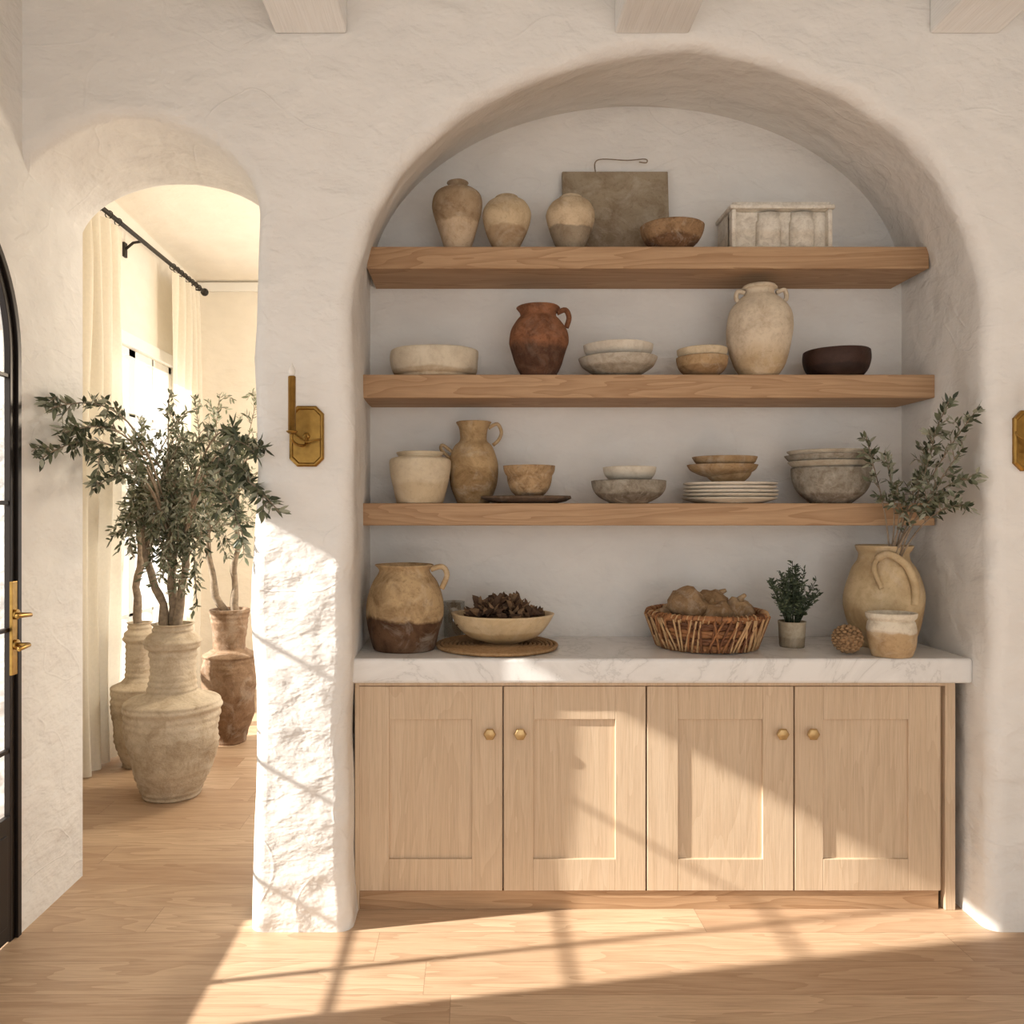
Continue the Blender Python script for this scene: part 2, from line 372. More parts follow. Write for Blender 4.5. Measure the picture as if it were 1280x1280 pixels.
def curtain(name,y0,y1,folds,x=-2.08):
    m=MB(); nu=folds*12; nz=24; vs=[]
    for j in range(nz+1):
        z=.01+3.07*j/nz
        for i in range(nu+1):
            u=i/nu; fl_=math.sin(u*folds*2*math.pi+.35*math.sin(z*1.3)+.2*math.sin(z*3+u*9))
            amp=.035+.012*math.sin(z*2+u*5); yy=y0+(y1-y0)*(u+.012*math.sin(z*4+u*20))
            pinch=1-.25*max(0,(z-2.85)/.25)
            vs.append((x+amp*fl_*pinch+.01,yy,z))
    fs=[(j*(nu+1)+i,j*(nu+1)+i+1,(j+1)*(nu+1)+i+1,(j+1)*(nu+1)+i) for j in range(nz) for i in range(nu)]
    m.add(vs,fs,0,True)
    return m.build(name,M_CURT)
curtain('curtain',1.15,2.03,7); curtain('curtain.001',2.83,3.40,5)
rm=MB(); rm.tube([(-2.08,1.1,3.13),(-2.08,3.5,3.13)],.014,12)
rm.ball((-2.08,1.08,3.13),.03); rm.ball((-2.08,3.52,3.13),.03)
for y in (1.13,2.35,3.45): rm.tube([(-2.08,y,3.13),(-2.14,y,3.12),(-2.2,y,3.07)],.009,8); rm.box(-2.2,-2.185,y-.02,y+.02,3.03,3.12)
for y0,y1 in ((1.17,2.0),(2.86,3.38)):
    for k in range(8):
        y=y0+(y1-y0)*k/7; rm.tube([(-2.08+.022*math.cos(a),y,3.125+.022*math.sin(a)) for a in [2*math.pi*i/12 for i in range(13)]],.003,5,0,False)
rm.build('curtain_rod',M_ROD)
# ---------------------------------------------------------------- arched steel door
door=empty('door_1',(LX,DC,0))
dm=MB()
def dring(o1,o2,x0,x1):
    A=darch(o1);B=darch(o2);n=len(A)
    vs=[(x0,a,b) for a,b in A]+[(x0,a,b) for a,b in B]+[(x1,a,b) for a,b in A]+[(x1,a,b) for a,b in B]
    fs=[]
    for k in range(n-1):
        fs+=[(k,k+1,n+k+1,n+k),(2*n+k,3*n+k,3*n+k+1,2*n+k+1),(k,2*n+k,2*n+k+1,k+1),(n+k,n+k+1,3*n+k+1,3*n+k)]
    dm.add(vs,fs,0,False)
dring(0,-.022,LX-.025,LX+.006)
dring(-.024,-.050,LX-.025,LX-.004)
y0,y1=DC-DA+.022,DC+DA-.022
dm.box(LX-.025,LX-.005,y0,y1,.008,.415)
dm.box(LX-.03,LX-.000,y0+.05,y1-.05,.06,.36)
for z in (.63,1.03,1.45,1.87): dm.box(LX-.024,LX-.008,y0,y1,z-.007,z+.007)
for y in (-.43,): dm.box(LX-.024,LX-.008,y-.011,y+.011,.3,2.33)
dm.build('frame',M_STEEL,(-LX,-DC,0),.002,door)
gm=MB(); fill(gm,darch(-.03),lambda a,b:(LX-.016,a,b)); gm.build('pane',M_GLASS,(-LX,-DC,0),0,door)
hm=MB(); hy=-.046
hm.box(LX-.006,LX+.004,hy-.018,hy+.018,.88,1.19)
hm.tube([(LX,hy,1.08),(LX+.055,hy,1.08),(LX+.06,hy-.01,1.08),(LX+.06,hy-.09,1.085)],.007,10)
hm.tube([(LX,hy,.98),(LX+.05,hy,.98),(LX+.055,hy-.01,.98),(LX+.055,hy-.07,.975)],.007,10)
hm.lathe([(.0,0),(.017,0),(.017,.012),(0,.012)],20,0,0,(LX,hy,1.08),'x'); hm.lathe([(.0,0),(.017,0),(.017,.012),(0,.012)],20,0,0,(LX,hy,.98),'x')
hm.build('handle',M_BRASS,(-LX,-DC,0),.002,door)
boxobj('door_canopy',-2.538,LX-.2,-1.15,.25,2.42,2.49,M_WHITE)  # unseen slab added outside to cut the sun along a diagonal edge
# ---------------------------------------------------------------- shelves, counter, cabinet
SB=.627
boxobj('floating_shelf',-.42,1.765,.346,SB,1.3685,1.4535,M_SHELF,.004)
boxobj('floating_shelf.001',-.42,1.765,.346,SB,1.855,1.944,M_SHELF,.004)
boxobj('floating_shelf.002',-.400,1.743,.346,SB,2.348,2.432,M_SHELF,.004)
boxobj('marble_countertop',-.432,1.765,.11,SB,.816,.904,M_MARBLE,.012,None,4)
cab=empty('oak_cabinet',(.65,.2,0))
L=(-.65,-.2,0)
cm=MB()
cm.box(-.405,1.71,.176,.62,.06,.815); 
cm.build('carcass',M_CAB,L,0,cab)
cm=MB()
cm.box(-.418,-.402,.150,.18,.0,.815); cm.box(1.688,1.724,.150,.18,0,.815); cm.box(-.402,1.688,.150,.18,.800,.815)
cm.build('face_frame',M_CAB,L,.0015,cab)
cm=MB(); cm.box(-.402,1.668,.158,.20,.0,.066); cm.build('toe_kick',M_SHELF,L,.0015,cab)
sd=352.0
doors=[(448.5,628,486,590),(630,808,667,770),(810,993.5,849,955),(995.5,1178,1031,1138)]
for i,(a,b,c,d) in enumerate(doors):
    a,b,c,d=[(q-VX)/sd for q in (a,b,c,d)]
    z0,z1,p0,p1=.069,.798,.182,.680
    m=MB(); m.box(a,c,.150,.174,z0,z1); m.box(d,b,.150,.174,z0,z1); m.box(c,d,.150,.174,z0,p0); m.box(c,d,.150,.174,p1,z1)
    m.box(c-.003,d+.003,.160,.175,p0-.003,p1+.003)
    m.build('door_%d'%(i+1),M_CAB,L,.0018,cab)
M_KNOB=flat('knob_brass',srgb(190,160,112),.4,.7,.1)
for i,kx in enumerate((612,650,977,1015)):
    m=MB(); m.lathe([(.0,0),(.011,.0),(.011,.003),(.006,.006),(.006,.016),(.021,.021),(.023,.026),(.019,.032),(.0,.034)],6,0,0,((kx-VX)/sd,.150,.634),'y')
    m.build('knob_%d'%(i+1),M_KNOB,L,.001,cab)
# ---------------------------------------------------------------- sconces
M_BULB=flat('frosted_bulb',(.85,.83,.78),.2)
def sconce(name,cx,cz):
    e=empty(name,(cx,0,cz))
    m=MB(); W,H,c=.058,.102,.026
    def octo(k,y): 
        w_,h_,cc=W-k,H-k,c-k*.4
        return [(-w_+cc,y,-h_),(w_-cc,y,-h_),(w_,y,-h_+cc),(w_,y,h_-cc),(w_-cc,y,h_),(-w_+cc,y,h_),(-w_,y,h_-cc),(-w_,y,-h_+cc)]
    rings=[octo(0,0),octo(0,-.010),octo(.005,-.014),octo(.009,-.014),octo(.013,-.009)]
    vs=sum(rings,[]); fs=[(i*8+k,i*8+(k+1)%8,(i+1)*8+(k+1)%8,(i+1)*8+k) for i in range(4) for k in range(8)]+[tuple(32+k for k in range(8))]
    m.add(vs,fs,0,False); m.build('backplate',M_BRASS,parent=e)
    m=MB(); cxx=-.030; cy=-.095
    m.tube(cat([(.0,-.01,-.0),(-.0,-.03,-.03),(-.015,-.07,-.035),(cxx,cy,-.02),(cxx,cy,.0)]),.005,8)
    m.tube(cat([(.05,-.012,-.01),(.03,-.03,-.015),(.0,-.035,-.02),(-.05,-.02,.015),(-.055,-.012,.03)]),.003,8)
    m.lathe([(0,0),(.010,0),(.018,.006),(.019,.009),(.0125,.010),(.0125,.185),(.011,.188),(0,.188)],24,0,0,(cxx,cy,0))
    m.build('candle_arm',M_BRASS,parent=e)
    m=MB(); m.lathe(cat([(.006,0),(.011,.010),(.010,.022),(.004,.036),(.0005,.044)]),20,0,0,(cxx,cy,.188)); m.build('bulb',M_BULB,parent=e)
    m=MB(); m.lathe([(.0,0),(.012,0),(.012,.014),(0,.014)],16,0,0,(0,-.0,0),'y'); m.build('boss',M_BRASS,parent=e)
sconce('wall_sconce',-.557,1.675); sconce('wall_sconce.001',1.883,1.66)
# ---------------------------------------------------------------- vessels
Z1,Z2,Z3,ZC=2.432,1.944,1.4535,.904
def vessel(name,cx,wd,top,s,zb,prof,mat,th=.09,wob=.06,handles=(),seg=56,sq=(1,1)):
    X=(cx-VX)/s; Y=1000/s+CAMY; Rr=wd/2/s
    zt=EYE+(640-top)/s; H=zt-zb
    P=cat([(r*Rr,z*H) for r,z in prof],4)
    t=th*Rr
    inner=[(max(r-t,.001),max(z,t)) for r,z in P[::-1] if z>t*1.01]
    full=[(0.0005,0)]+P+[(P[-1][0]-t*.25,P[-1][1]+t*.18),(P[-1][0]-t*.75,P[-1][1]+t*.18)]+inner+[(.0005,t)]
    m=MB(); m.lathe(full,seg,0,wob,seed=cx*.01,sq=sq)
    for hp,hr in handles:
        q=cat([(x*Rr,y*Rr,z*H) for x,y,z in hp],5); m.tube(q,hr*Rr,10)
    mt=mat(H) if callable(mat) else mat
    return m.build(name,mt,(X,Y,zb)),H,Rr
def C(name,top,bot,**k): return lambda H: cer(name,srgb(*top),srgb(*bot),H,**k)
JA=[(.45,0),(.52,.05),(.72,.28),(.94,.55),(1,.70),(.92,.82),(.62,.90),(.38,.93),(.36,.97),(.44,1)]
JB=[(.42,0),(.5,.05),(.8,.32),(.98,.58),(.97,.74),(.75,.9),(.46,.955),(.42,.975),(.46,1)]
BOWL=[(.40,0),(.42,.06),(.62,.2),(.88,.55),(.97,.85),(1,1)]
DEEP=[(.5,0),(.55,.04),(.82,.3),(.96,.62),(1,1)]
STR=[(.72,0),(.78,.05),(.90,.4),(1,.78),(.95,.88),(.72,.92),(.74,.96),(.78,1)]
s1=319.0
vessel('terracotta_jar',572,62,229,s1,Z1,JA,C('jar_a',(172,150,122),(196,174,146),split=.4,soft=.04,mott=.8))
vessel('round_clay_pot',633,60,247,s1,Z1,JB,C('jar_b',(204,184,152),(174,150,120),split=.4,soft=.04,mott=.7))
vessel('round_clay_pot.001',713,60,247,s1,Z1,JB,C('jar_c',(208,188,158),(154,140,120),split=.42,soft=.03,mott=.7))
vessel('brown_stoneware_bowl',840,79,284,322,Z1,[(.50,0),(.54,.06),(.80,.35),(.95,.7),(1,1)],C('bowl_e',(156,126,94),(118,90,66),mott=.85,dark=.35,nscale=22),sq=(1,.9),wob=.02,th=.07)
e=empty('vintage_canvas_panel',(.59,.6,Z1))
m=MB(); m.box(-.218,.218,-.0,.018,0,.395)
o=m.build('canvas',cer('worn_canvas',srgb(162,148,126),srgb(140,124,104),.34,split=.5,soft=.6,mott=.85,nscale=9,rough=.9,dark=.6),(0,-.045,.0),.003,e); o.rotation_euler=(math.radians(-6),0,0)
m=MB(); m.tube(cat([(-.08,-.004,.385),(-.082,.0,.43),(-.05,.0,.445),(.05,.0,.44),(.125,.0,.445),(.13,.0,.43),(.10,0,.433)]),.0025,6); m.build('hanging_wire',M_BARK,parent=e)
e=empty('distressed_white_box',(1.20,.47,Z1)); mt=cer('chipped_white_paint',srgb(230,224,212),srgb(222,212,196),.2,mott=.5,nscale=26,dark=.42,chalk=.1)
m=MB(); m.box(-.195,.195,-.05,.10,0,.160); m.box(-.203,.203,-.088,.107,.160,.176); m.box(-.19,.19,-.075,.095,.176,.19); m.box(-.198,.198,-.088,.10,0,.014)
m.box(-.195,-.178,-.08,-.03,.014,.16); m.box(.178,.195,-.08,-.03,.014,.16)
m.build('box',mt,(0,0,0),.004,e)
for i,x in enumerate((-.045,.085)):
    m=MB(); m.lathe([(.0005,.014),(.045,.014),(.048,.02),(.048,.115),(.040,.128),(.042,.150),(.036,.150),(.0005,.145)],32,0,.03,seed=i,sq=(1,.55)); m.build('jar_%d'%(i+1),mt,(x,-.056,0),0,e)
s2=320.0
vessel('cream_shallow_dish',543,110,440,316,Z2,[(.80,0),(.84,.04),(.84,.12),(.93,.2),(.98,.5),(1,.85),(.99,1)],C('dish_g',(212,201,180),(186,169,144),split=.3,mott=.4),sq=(1,.78))
vessel('terracotta_jug',673,75,385,s2,Z2,[(.55,0),(.60,.04),(.80,.2),(.96,.42),(1,.52),(.93,.68),(.72,.82),(.6,.88),(.62,.94),(.72,1)],C('jug_h',(144,98,70),(94,66,50),split=.42,mott=.9,dark=.35,chalk=.12),
  handles=[([(.62,0,.93),(.9,0,.97),(1.02,0,.86),(.93,0,.72)],.09)])
def stack(name,items,mat,cx,s,zb,sq=(1,1)):
    X=(cx-VX)/s;Y=1000/s+CAMY; m=MB(); z=0
    for i,(wd,hh,pr,mi,dx,gap) in enumerate(items):
        Rr=wd/2/s;H=hh/s;t=.08*Rr
        P=cat([(r*Rr,q*H) for r,q in pr],4)
        full=[(.0005,0)]+P+[(P[-1][0]-t*.5,P[-1][1]+t*.15)]+[(max(r-t,.001),max(q,t)) for r,q in P[::-1] if q>t*1.01]+[(.0005,t)]
        m.lathe(full,56,mi,.06,(dx/s,0,z),seed=i+cx,sq=sq)
        z+=gap/s
    return m.build(name,[f(.1) for f in mat],(X,Y,zb))
G1=C('stone_white',(214,205,190),(192,181,164),mott=.45); G2=C('stone_grey',(182,173,158),(156,147,132),mott=.7,nscale=25)
stack('stacked_stoneware_bowls',[(97,24,BOWL,1,0,19),(86,21,DEEP,0,0,20)],[G1,G2],773,s2,Z2,(1,.88))
stack('stacked_stoneware_bowls.001',[(62,25,DEEP,1,0,18),(62,17,DEEP,0,0,20)],[C('cream_glz',(208,191,162),(194,174,142),mott=.5),C('tan_glz',(176,148,112),(148,120,88),mott=.8)],878,s2,Z2)
vessel('tall_cream_amphora',949,79,358,s2,Z2,[(.5,0),(.58,.03),(.78,.15),(.97,.4),(1,.58),(.9,.74),(.62,.86),(.48,.90),(.46,.95),(.56,.97),(.5,1)],C('amph',(214,199,176),(192,169,136),split=.25,soft=.2,mott=.6),
  handles=[([(.5,-.1,.92),(.75,-.12,.95),(.82,-.1,.86),(.68,-.08,.82)],.07),([(-.5,-.1,.92),(-.72,-.12,.93),(-.76,-.1,.86),(-.66,-.08,.82)],.07)])
vessel('dark_wood_bowl',1046,78,440,s2,Z2,[(.6,0),(.75,.04),(.92,.3),(1,.7),(.98,1)],C('darkbowl',(62,42,34),(46,32,28),mott=.6,rough=.5,chalk=0))
vessel('cream_crock',525,77,566,318,Z3,STR,C('crock',(214,199,172),(202,183,152),mott=.4,nscale=10))
vessel('tan_pitcher',592,62,528,311,Z3,[(.62,0),(.7,.04),(.92,.22),(1,.42),(.96,.55),(.78,.70),(.56,.77),(.55,.86),(.6,.94),(.72,1)],C('pitch',(182,155,116),(158,131,94),mott=.8,dark=.5),
  handles=[([(.6,0,.93),(.95,0,.98),(1.12,0,.88),(1.0,0,.78),(.78,0,.72)],.075),([(-.88,0,.64),(-1.25,0,.72),(-1.3,0,.66),(-.95,0,.56)],.07)])
st=empty('slate_platter_with_bowl',((660-VX)/320,1000/320+CAMY+.01,Z3))
m=MB(); m.lathe([(.0005,0),(.12,0),(.16,.008),(.184,.020),(.182,.03),(.15,.022),(.0005,.02)],48,0,.2,seed=3,sq=(.96,.5)); m.build('platter',cer('slate_wood',srgb(104,86,70),srgb(84,68,56),.05,mott=.8,nscale=20,chalk=.2),(0,0,0),0,st)
m=MB(); 
for z,Rr,h in ((.021,.088,.095),(.085,.101,.062)):
    P=cat([(a*Rr,b*h) for a,b in DEEP],4); m.lathe([(.0005,0)]+P+[(max(a-.008,.001),max(b,.008)) for a,b in P[::-1]]+[(.0005,.008)],48,0,.05,(0,0,z),seed=z*40)
m.build('bowls',cer('ochre_clay',srgb(182,153,116),srgb(144,114,84),.1,mott=.9,dark=.4,nscale=22),(0.006,0,0),0,st)
stack('stacked_small_bowls',[(92,28,DEEP,1,0,25),(67,20,DEEP,0,2,18)],[C('wh',(214,205,188),(194,183,160),mott=.4),C('gy',(152,145,132),(120,111,99),mott=.9,nscale=30)],785,322,Z3)
PL=[(.6,0),(.7,.1),(.95,.7),(1,1)]
stack('stack_of_plates_with_bowls',[(116,7,PL,0,k%2,4.6) for k in range(5)]+[(62,20,BOWL,1,-2,9),(86,16,BOWL,1,-9,8),(80,18,BOWL,1,-6,8)],[C('plate_w',(222,213,199),(204,194,177),mott=.2),C('olivewood',(166,139,104),(134,107,77),mott=.8)],912,317,Z3,(1,.8))
stack('stacked_grey_bowls',[(94,44,DEEP,1,0,38),(100,14,BOWL,0,0,6),(104,16,BOWL,1,-2,7),(103,14,BOWL,0,-1,7)],[C('gp',(186,177,160),(160,149,133),mott=.6),C('gb',(154,147,134),(124,114,101),mott=.9,nscale=28)],1038,319,Z3,(1,.88))
# counter
vessel('clay_jug',506,96,706,331,ZC,[(.76,0),(.82,.03),(.93,.2),(1,.42),(.98,.6),(.85,.78),(.68,.90),(.66,.95),(.76,1)],C('bigjug',(192,165,126),(100,74,54),split=.38,soft=.05,mott=.9,dark=.42,nscale=11),
  handles=[([(.68,-.1,.95),(.98,-.1,.98),(1.1,-.1,.88),(.96,-.1,.72)],.075)])
m=MB()
for k in range(14): m.torus((0,0,.0085),.012+k*.0165,.0075,64,8,0,.0004,.0015,k,9)
mat_=m.build('woven_placemat',cer('jute',srgb(174,141,102),srgb(156,123,86),.02,mott=.7,nscale=60,chalk=.1),((621-VX)/326,.36,ZC)); 
e=empty('wooden_bowl_with_dried_leaves',((629-VX)/326,.36,ZC+.0168))
P=cat([(a*.199,b*.112) for a,b in [(.30,0),(.36,.04),(.68,.24),(.9,.6),(1,1)]],4)
m=MB(); m.lathe([(.0005,0)]+P+[(max(a-.014,.001),max(b,.014)) for a,b in P[::-1]]+[(.0005,.014)],56,0,.08,seed=5,sq=(1,.8)); m.build('bowl',cer('pale_wood_bowl',srgb(216,193,154),srgb(196,168,125),.12,mott=.5,nscale=8,rough=.6),parent=e)
m=MB(); rg=random.Random(3)
def leafquad(m,p,d,L_,w_,mi=0,nrm=None,curl=.0):
    d=Vector(d).normalized(); n=nrm if nrm is not None else Vector((rg.uniform(-1,1),rg.uniform(-1,1),rg.uniform(-1,1)))
    sd_=d.cross(n); 
    if sd_.length<.05: sd_=d.cross(Vector((.3,.5,.8)))
    sd_.normalize(); up=sd_.cross(d); p=Vector(p)
    m.add([p,p+d*L_*.35+sd_*w_+up*curl*L_,p+d*L_*.7+sd_*w_*.75+up*curl*L_,p+d*L_,p+d*L_*.7-sd_*w_*.75+up*curl*L_,p+d*L_*.35-sd_*w_+up*curl*L_],[(0,1,2,3),(0,3,4,5)],mi,False)
for k in range(420):
    a=rg.uniform(0,6.28); r=.145*math.sqrt(rg.random()); z=.085+.085*(1-(r/.145)**2)*rg.uniform(.4,1)
    leafquad(m,(r*math.cos(a),r*.75*math.sin(a),z),(rg.uniform(-1,1),rg.uniform(-1,1),rg.uniform(-.3,.9)),rg.uniform(.03,.06),rg.uniform(.010,.018),rg.choice((0,0,1)),curl=rg.uniform(-.3,.3))
m.build('dried_leaves',[flat('dry_leaf_dark',(.12,.065,.035),.8,0,.3),flat('dry_leaf_tan',(.28,.17,.09),.8,0,.3)],parent=e)
m=MB(); m.lathe([(.0005,0),(.040,0),(.045,.15),(.043,.15),(.037,.008),(.0005,.008)],32); 
m.build('glass_votive',glassmat('votive_glass',(.86,.86,.84),.2),((567-VX)/308,.575,ZC))
e=empty('wicker_basket_with_gourds',((883-VX)/326,.37,ZC))
m=MB()
for k in range(9):
    z=.011+k*.0140; t=k/8; Rr=.175+.045*t-.01*t*t
    m.torus((0,0,z),Rr,.009,96,8,(k//2)%2,.002,.005,k*math.pi,26)
for k in range(90):
    a=2*math.pi*k/90+rg.uniform(-.03,.03); b=a+rg.uniform(-.25,.25)
    pts=[(( .18+.042*t+.008)*math.cos(a+(b-a)*t),(.18+.042*t+.008)*math.sin(a+(b-a)*t),.006+.118*t) for t in [i/4 for i in range(5)]]
    m.tube(pts,.004,6,rg.choice((0,1,2,2)))
m.torus((0,0,.128),.215,.012,72,8,0,.003,.003,1,20)
for k in range(70):
    a=2*math.pi*k/70; m.tube([(.215*math.cos(a+x)+.013*math.cos(q)*math.cos(a),.215*math.sin(a+x)+.013*math.cos(q)*math.sin(a),.128+.014*math.sin(q)) for q,x in [(i*.9,.012*i) for i in range(8)]],.0028,5,rg.choice((0,1,2)))
m.lathe([(.0005,.006),(.17,.006),(.20,.12)],48,1)
m.build('basket',[flat('wicker_orange',srgb(172,118,74),.7,0,.5,50),flat('wicker_brown',srgb(124,80,50),.7,0,.5,50),flat('wicker_tan',srgb(206,168,122),.7,0,.4,50)],parent=e); 
gm_=cer('dried_gourd',srgb(176,148,112),srgb(150,122,90),.1,mott=.8,dark=.5,nscale=20)
for i,(x,y,z,r) in enumerate(((-.080,-.04,.155,.072),(.02,-.07,.125,.058),(.04,.05,.155,.062),(.125,0.0,.13,.06),(-.02,.10,.14,.06),(-.14,.05,.10,.05))):
    m=MB(); m.ball((0,0,0),(r,r,r*.92),0,24,.35,i); m.tube([(0,-.0,r*.85),(.004,-.004,r*1.05),(.012,-.01,r*1.25)],[.016,.010,.007],8)
    o=m.build('gourd_%d'%(i+1),gm_,(x,y,z),0,e); o.rotation_euler=(rg.uniform(-.9,.9),rg.uniform(-.9,.9),0)
e=empty('potted_herb',((990-VX)/326,.365,ZC))
m=MB(); m.lathe([(.0005,0),(.044,0),(.046,.01),(.050,.085),(.052,.098),(.047,.098),(.043,.08),(.0005,.08)],40,0,.02); m.build('pot',cer('grey_pot',srgb(174,161,138),srgb(148,135,114),.1,mott=.6),parent=e)
m=MB()
for k in range(60):
    a=rg.uniform(0,6.28); sp=rg.uniform(0,.115); tip=Vector((sp*math.cos(a),sp*math.sin(a)*.8,.15+rg.uniform(.02,.19)*(1-sp*4)))
    st_=Vector((.02*math.cos(a),.02*math.sin(a),.08)); pts=[st_.lerp(tip,t)+Vector((0,0,.02*math.sin(t*3.1))) for t in (0,.33,.66,1)]
    m.tube(pts,.0013,4,0)
    for j in range(24):
        t=rg.uniform(.2,1); p=st_.lerp(tip,t)+Vector((0,0,.02*math.sin(t*3.1)))
        leafquad(m,p,(rg.uniform(-1,1),rg.uniform(-1,1),rg.uniform(-.2,1)),rg.uniform(.014,.024),.0035,rg.choice((0,0,1)),curl=.08)
m.build('foliage',[flat('herb_dark',(.04,.06,.03),.6,0,.2,20),flat('herb_mid',(.10,.13,.07),.6,0,.2,20)],parent=e)
m=MB(); m.ball((0,0,.052),(.045,.045,.045))
for k in range(110):
    z=1-2*(k+.5)/110; a=k*2.39996; r=math.sqrt(1-z*z); d=Vector((r*math.cos(a),r*math.sin(a),z))
    c=Vector((0,0,.056))+d*.047; m.ball(c,(.0085,.0085,.006),0,7)
m.build('pine_cone',flat('cone_brown',srgb(170,136,98),.8,0,.5,60),((1060-VX)/345,.20,ZC))
SV=325.0
vessel('large_tan_pitcher',1105,93,682,SV,ZC,[(.62,0),(.68,.03),(.88,.2),(1,.42),(.98,.56),(.82,.76),(.66,.85),(.62,.92),(.68,.96),(.72,1)],C('bigpitch',(202,179,141),(190,163,122),mott=.65,dark=.6,nscale=9,rough=.6),
  handles=[([(-.45,-.52,.88),(-.25,-.72,.93),(.15,-.85,.82),(.30,-.98,.62),(.28,-1.0,.45)],.10),([(-.45,-.52,.88),(-.62,-.7,.78),(-.5,-.86,.60)],.06)])
vessel('glazed_ceramic_cup',1115,60,766,349,ZC,[(.72,0),(.80,.04),(.95,.3),(1,.6),(.95,.78),(.90,.83),(1.0,.9),(1.02,1)],C('cup',(220,210,190),(184,157,120),split=.58,soft=.06,mott=.7),th=.1,sq=(1,.8))
# ---------------------------------------------------------------- branches and trees
def bez(a,b,c,d,n=14):
    a,b,c,d=map(Vector,(a,b,c,d)); return [a*(1-t)**3+b*3*t*(1-t)**2+c*3*t*t*(1-t)+d*t**3 for t in [i/n for i in range(n+1)]]
def spray(mw,ml,path,r0,r1,rng,t0=.35,twigs=10,tl=(.08,.2),leaf=.045,lw=.006,pal=(0,0,1,1,2),step=.016,droop=.2):
    n=len(path); mw.tube(path,[r0+(r1-r0)*i/(n-1) for i in range(n)],7)
    def put(pts):
        acc=0
        for i in range(len(pts)-1):
            a,b=pts[i],pts[i+1]; seg=(b-a); ln=seg.length; dr=seg.normalized()
            while acc<ln:
                p=a+dr*acc
                for sg in (1,-1):
                    rv=Vector((rng.uniform(-1,1),rng.uniform(-1,1),rng.uniform(-1,1))); pe=dr.cross(rv); 
                    if pe.length<.1: continue
                    pe.normalize(); dd=(dr*rng.uniform(.4,1.0)+pe*sg*rng.uniform(.5,1)); l=leaf*rng.uniform(.6,1.15)
                    leafquad(ml,p,dd,l,lw*rng.uniform(.8,1.2),rng.choice(pal),curl=rng.uniform(-.06,.06))
                acc+=step*rng.uniform(.7,1.3)
            acc-=ln
    for k in range(twigs):
        t=t0+(1-t0)*(k+rng.random())/twigs; i=min(int(t*(n-1)),n-2); p=path[i].lerp(path[i+1],t*(n-1)-i)
        dr=(path[i+1]-path[i]).normalized(); rv=Vector((rng.gauss(0,1),rng.gauss(0,1),rng.gauss(0,1)+.3))
        d=(dr*1.0+rv.normalized()*.9).normalized(); l=rng.uniform(*tl)*(1-.3*t)
        mid=p+d*l*.5+Vector((0,0,.1*l)); end=p+d*l+Vector((0,0,-droop*l*rng.random()))
        tw=[p,p.lerp(mid,.5)+Vector((0,0,.02*l)),mid,mid.lerp(end,.5),end]
        mw.tube(tw,[r1*1.2,r1,r1*.9,r1*.7,r1*.5],5); put(tw[1:])
    put(path[int(n*.75):])
e=empty('olive_branches',(0,0,0))
rng=random.Random(11); mw,ml=MB(),MB()
rg=rng
for tip,c1,c2 in [((1.64,.05,1.80),(1.60,.25,1.42),(1.60,.15,1.6)),((1.68,-.04,1.76),(1.60,.24,1.42),(1.62,.05,1.62)),((1.67,-.02,1.53),(1.58,.22,1.40),(1.64,.05,1.55)),
  ((1.65,-.02,1.44),(1.60,.22,1.38),(1.63,.05,1.46)),((1.44,.22,1.70),(1.56,.26,1.40),(1.48,.24,1.55)),((1.50,.20,1.62),(1.58,.25,1.40),(1.54,.22,1.5)),((1.60,.12,1.60),(1.56,.25,1.40),(1.60,.16,1.5)),((1.66,.0,1.64),(1.58,.22,1.38),(1.62,.1,1.5)),
  ((1.62,.08,1.50),(1.58,.25,1.36),(1.62,.14,1.44)),((1.52,.16,1.50),(1.58,.26,1.36),(1.56,.2,1.44)),((1.60,.06,1.70),(1.58,.25,1.36),(1.60,.1,1.54))]:
    spray(mw,ml,bez((1.585+rng.uniform(-.02,.02),.35,1.15),c1,c2,tip),.0035,.0015,rng,.42,9,(.04,.09),.036,.0062,(0,1,1,2,2),.012)
mw.build('stems',M_BARK,parent=e); ml.build('leaves',M_LEAF,parent=e)
POT=[(.56,0),(.62,.02),(.80,.12),(.94,.28),(1,.42),(1.0,.50),(1.03,.53),(.98,.555),(.80,.575),(.60,.595),(.53,.63),(.50,.72),(.50,.84),(.55,.865),(.60,.89),(.56,.92),(.44,.95),(.42,.98),(.45,1)]
POT3=[(.55,0),(.62,.03),(.90,.25),(1,.50),(.96,.62),(.98,.66),(.70,.69),(.60,.72),(.66,.90),(.72,.97),(.74,1)]
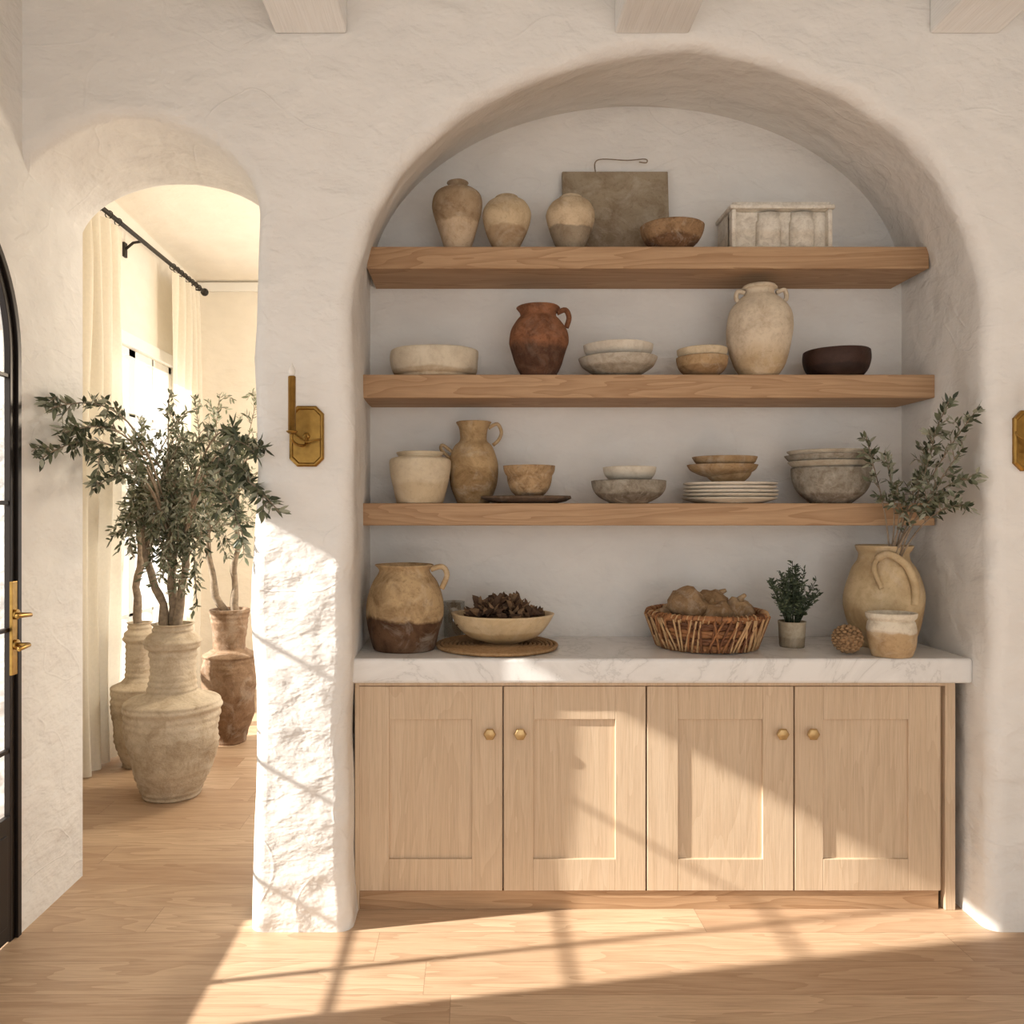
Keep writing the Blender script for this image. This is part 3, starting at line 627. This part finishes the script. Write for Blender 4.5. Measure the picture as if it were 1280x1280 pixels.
def tree(name,X,Y,Rr,H,prof,pm_,trunks,tips,seed,pal,extra=(),rib=0.0):
    e=empty(name,(X,Y,0)); rng=random.Random(seed); global rg; rg=rng
    P=cat([(a*Rr,b*H) for a,b in prof],8); m=MB()
    P=[(r+rib*math.sin(z*190+1.5*math.sin(z*23)),z) for r,z in P]
    m.lathe([(.0005,0)]+P+[(P[-1][0]-.02,P[-1][1]),(P[-1][0]-.03,H*.94),(.0005,H*.93)],64,0,.08,seed=seed)
    m.build('pot',pm_(H),parent=e)
    mw,ml=MB(),MB()
    ends=[]
    for T in trunks:
        pts=[Vector(p) for p in cat(T,5)]; pts=[p+Vector((.03*noise.noise(p*7),.03*noise.noise(p*7+Vector((5,0,0))),0)) for p in pts]
        mw.tube(pts,[(.026-.016*i/(len(pts)-1))*(1+.25*noise.noise(pts[i]*15)) for i in range(len(pts))],9); ends.append(pts)
    for k in range(tips[0]):
        T=ends[k%len(ends)]; st_=T[int(len(T)*rng.uniform(.45,.98))]
        c,rd=tips[1],tips[2]
        while True:
            q=Vector((rng.uniform(-1,1),rng.uniform(-1,1),rng.uniform(-1,1)))
            if q.length<1: break
        tip=Vector((c[0]+q.x*rd[0],c[1]+q.y*rd[1],c[2]+q.z*rd[2]))
        md=st_.lerp(tip,.5)+Vector((0,0,.1))
        spray(mw,ml,bez(st_,st_+Vector((0,0,.10)),md,tip,10),.006,.0018,rng,.25,9,(.09,.2),.044,.0062,pal,.018,.9)
    for (a,b,c,d,nt_) in extra:
        spray(mw,ml,bez(a,b,c,d,16),.006,.002,rng,.5,nt_,(.06,.13),.05,.0072,(0,0,1,1,2),.014,.5)
    off=(-X,-Y,0)
    mw.build('trunk',M_BARK,off,0,e); ml.build('foliage',M_LEAF,off,0,e)
potA=lambda H: cer('stone_urn',srgb(206,191,168),srgb(190,174,150),H,mott=.75,nscale=10,bs=.9,bands=110,dark=.6)
potB=lambda H: cer('brown_urn',srgb(152,126,102),srgb(134,106,82),H,mott=.9,nscale=10,bs=.7,bands=90,dark=.5)
X1,Y1=-1.505,1.32
ex=[((X1+.03,Y1-.02,1.15),(-1.50,1.0,1.7),(-1.42,.4,1.80),(-1.47,.02,1.60),9),
    ((X1+.02,Y1-.02,1.2),(-1.48,1.0,1.8),(-1.40,.5,1.92),(-1.45,.06,1.78),9),
    ((X1,Y1,1.2),(-1.48,1.0,1.75),(-1.40,.5,1.82),(-1.44,.12,1.70),9),
    ((X1,Y1,1.2),(-1.46,1.0,1.6),(-1.38,.6,1.75),(-1.36,.2,1.62),8),
    ((X1,Y1,1.2),(-1.46,1.0,1.6),(-1.40,.6,1.66),(-1.40,.25,1.50),8),
    ((X1+.04,Y1,1.2),(-1.25,1.0,1.7),(-.88,.25,1.76),(-.70,-.09,1.60),10),
    ((X1+.04,Y1,1.2),(-1.25,1.0,1.6),(-.92,.15,1.70),(-.62,-.13,1.42),11),
    ((X1+.04,Y1,1.2),(-1.25,.9,1.6),(-.95,.3,1.62),(-.78,.02,1.34),10),
    ((X1+.04,Y1,1.2),(-1.25,.9,1.7),(-1.0,.5,1.85),(-.86,.25,1.66),9),
    ((X1+.04,Y1,1.2),(-1.25,.9,1.6),(-1.0,.4,1.70),(-.84,.1,1.56),9)]
tree('potted_olive_tree',X1,Y1,.228,.86,POT,potA,
  [[(X1-.03,Y1,.80),(X1-.06,Y1-.02,1.0),(X1-.12,Y1,1.2),(X1-.16,Y1-.04,1.45)],[(X1+.02,Y1,.80),(X1+.05,Y1-.02,1.0),(X1+.07,Y1,1.2),(X1+.1,Y1-.04,1.5)],[(X1,Y1+.02,.8),(X1,Y1,1.05),(X1-.02,Y1-.03,1.3),(X1-.01,Y1-.06,1.55)]],
  (42,(X1+.07,Y1-.1,1.44),(.35,.32,.54)),5,(0,1,1,2,2),ex,.0035)
tree('potted_olive_tree.001',-1.87,1.80,.150,.80,POT,potA,
  [[(-1.85,1.78,.75),(-1.87,1.76,1.0),(-1.84,1.76,1.3),(-1.86,1.76,1.6)]],(8,(-1.76,1.75,1.70),(.16,.3,.45)),8,(1,2,2),(),.003)
tree('potted_olive_tree.002',-1.50,2.25,.165,.82,POT3,potB,
  [[(-1.54,2.25,.78),(-1.60,2.22,1.0),(-1.62,2.2,1.25),(-1.60,2.2,1.6)],[(-1.47,2.25,.78),(-1.47,2.23,1.0),(-1.44,2.2,1.3),(-1.42,2.2,1.65)]],(24,(-1.46,2.1,1.76),(.36,.3,.55)),9,(1,1,2,2),(),.002)
# ---------------------------------------------------------------- light
d=Vector((1,.19,-.56)).normalized()
sl=bpy.data.lights.new('sun','SUN'); sl.energy=13; sl.angle=math.radians(1.0); sl.color=(1,.945,.86)
so=bpy.data.objects.new('sun',sl); so.rotation_euler=d.to_track_quat('-Z','Y').to_euler(); so.location=(-6,-2,5); COL.objects.link(so)
W=bpy.data.worlds.new('World'); S.world=W; W.use_nodes=True
bg=W.node_tree.nodes['Background']; bg.inputs[0].default_value=(1,.98,.955,1); bg.inputs[1].default_value=2.0
# ---------------------------------------------------------------- camera
cd=bpy.data.cameras.new('camera'); cd.sensor_width=36; cd.lens=1000/1280*36; cd.shift_x=(640-VX)/1280
co=bpy.data.objects.new('camera',cd); co.location=(0,CAMY,EYE); co.rotation_euler=(math.pi/2,0,0); COL.objects.link(co)
S.camera=co
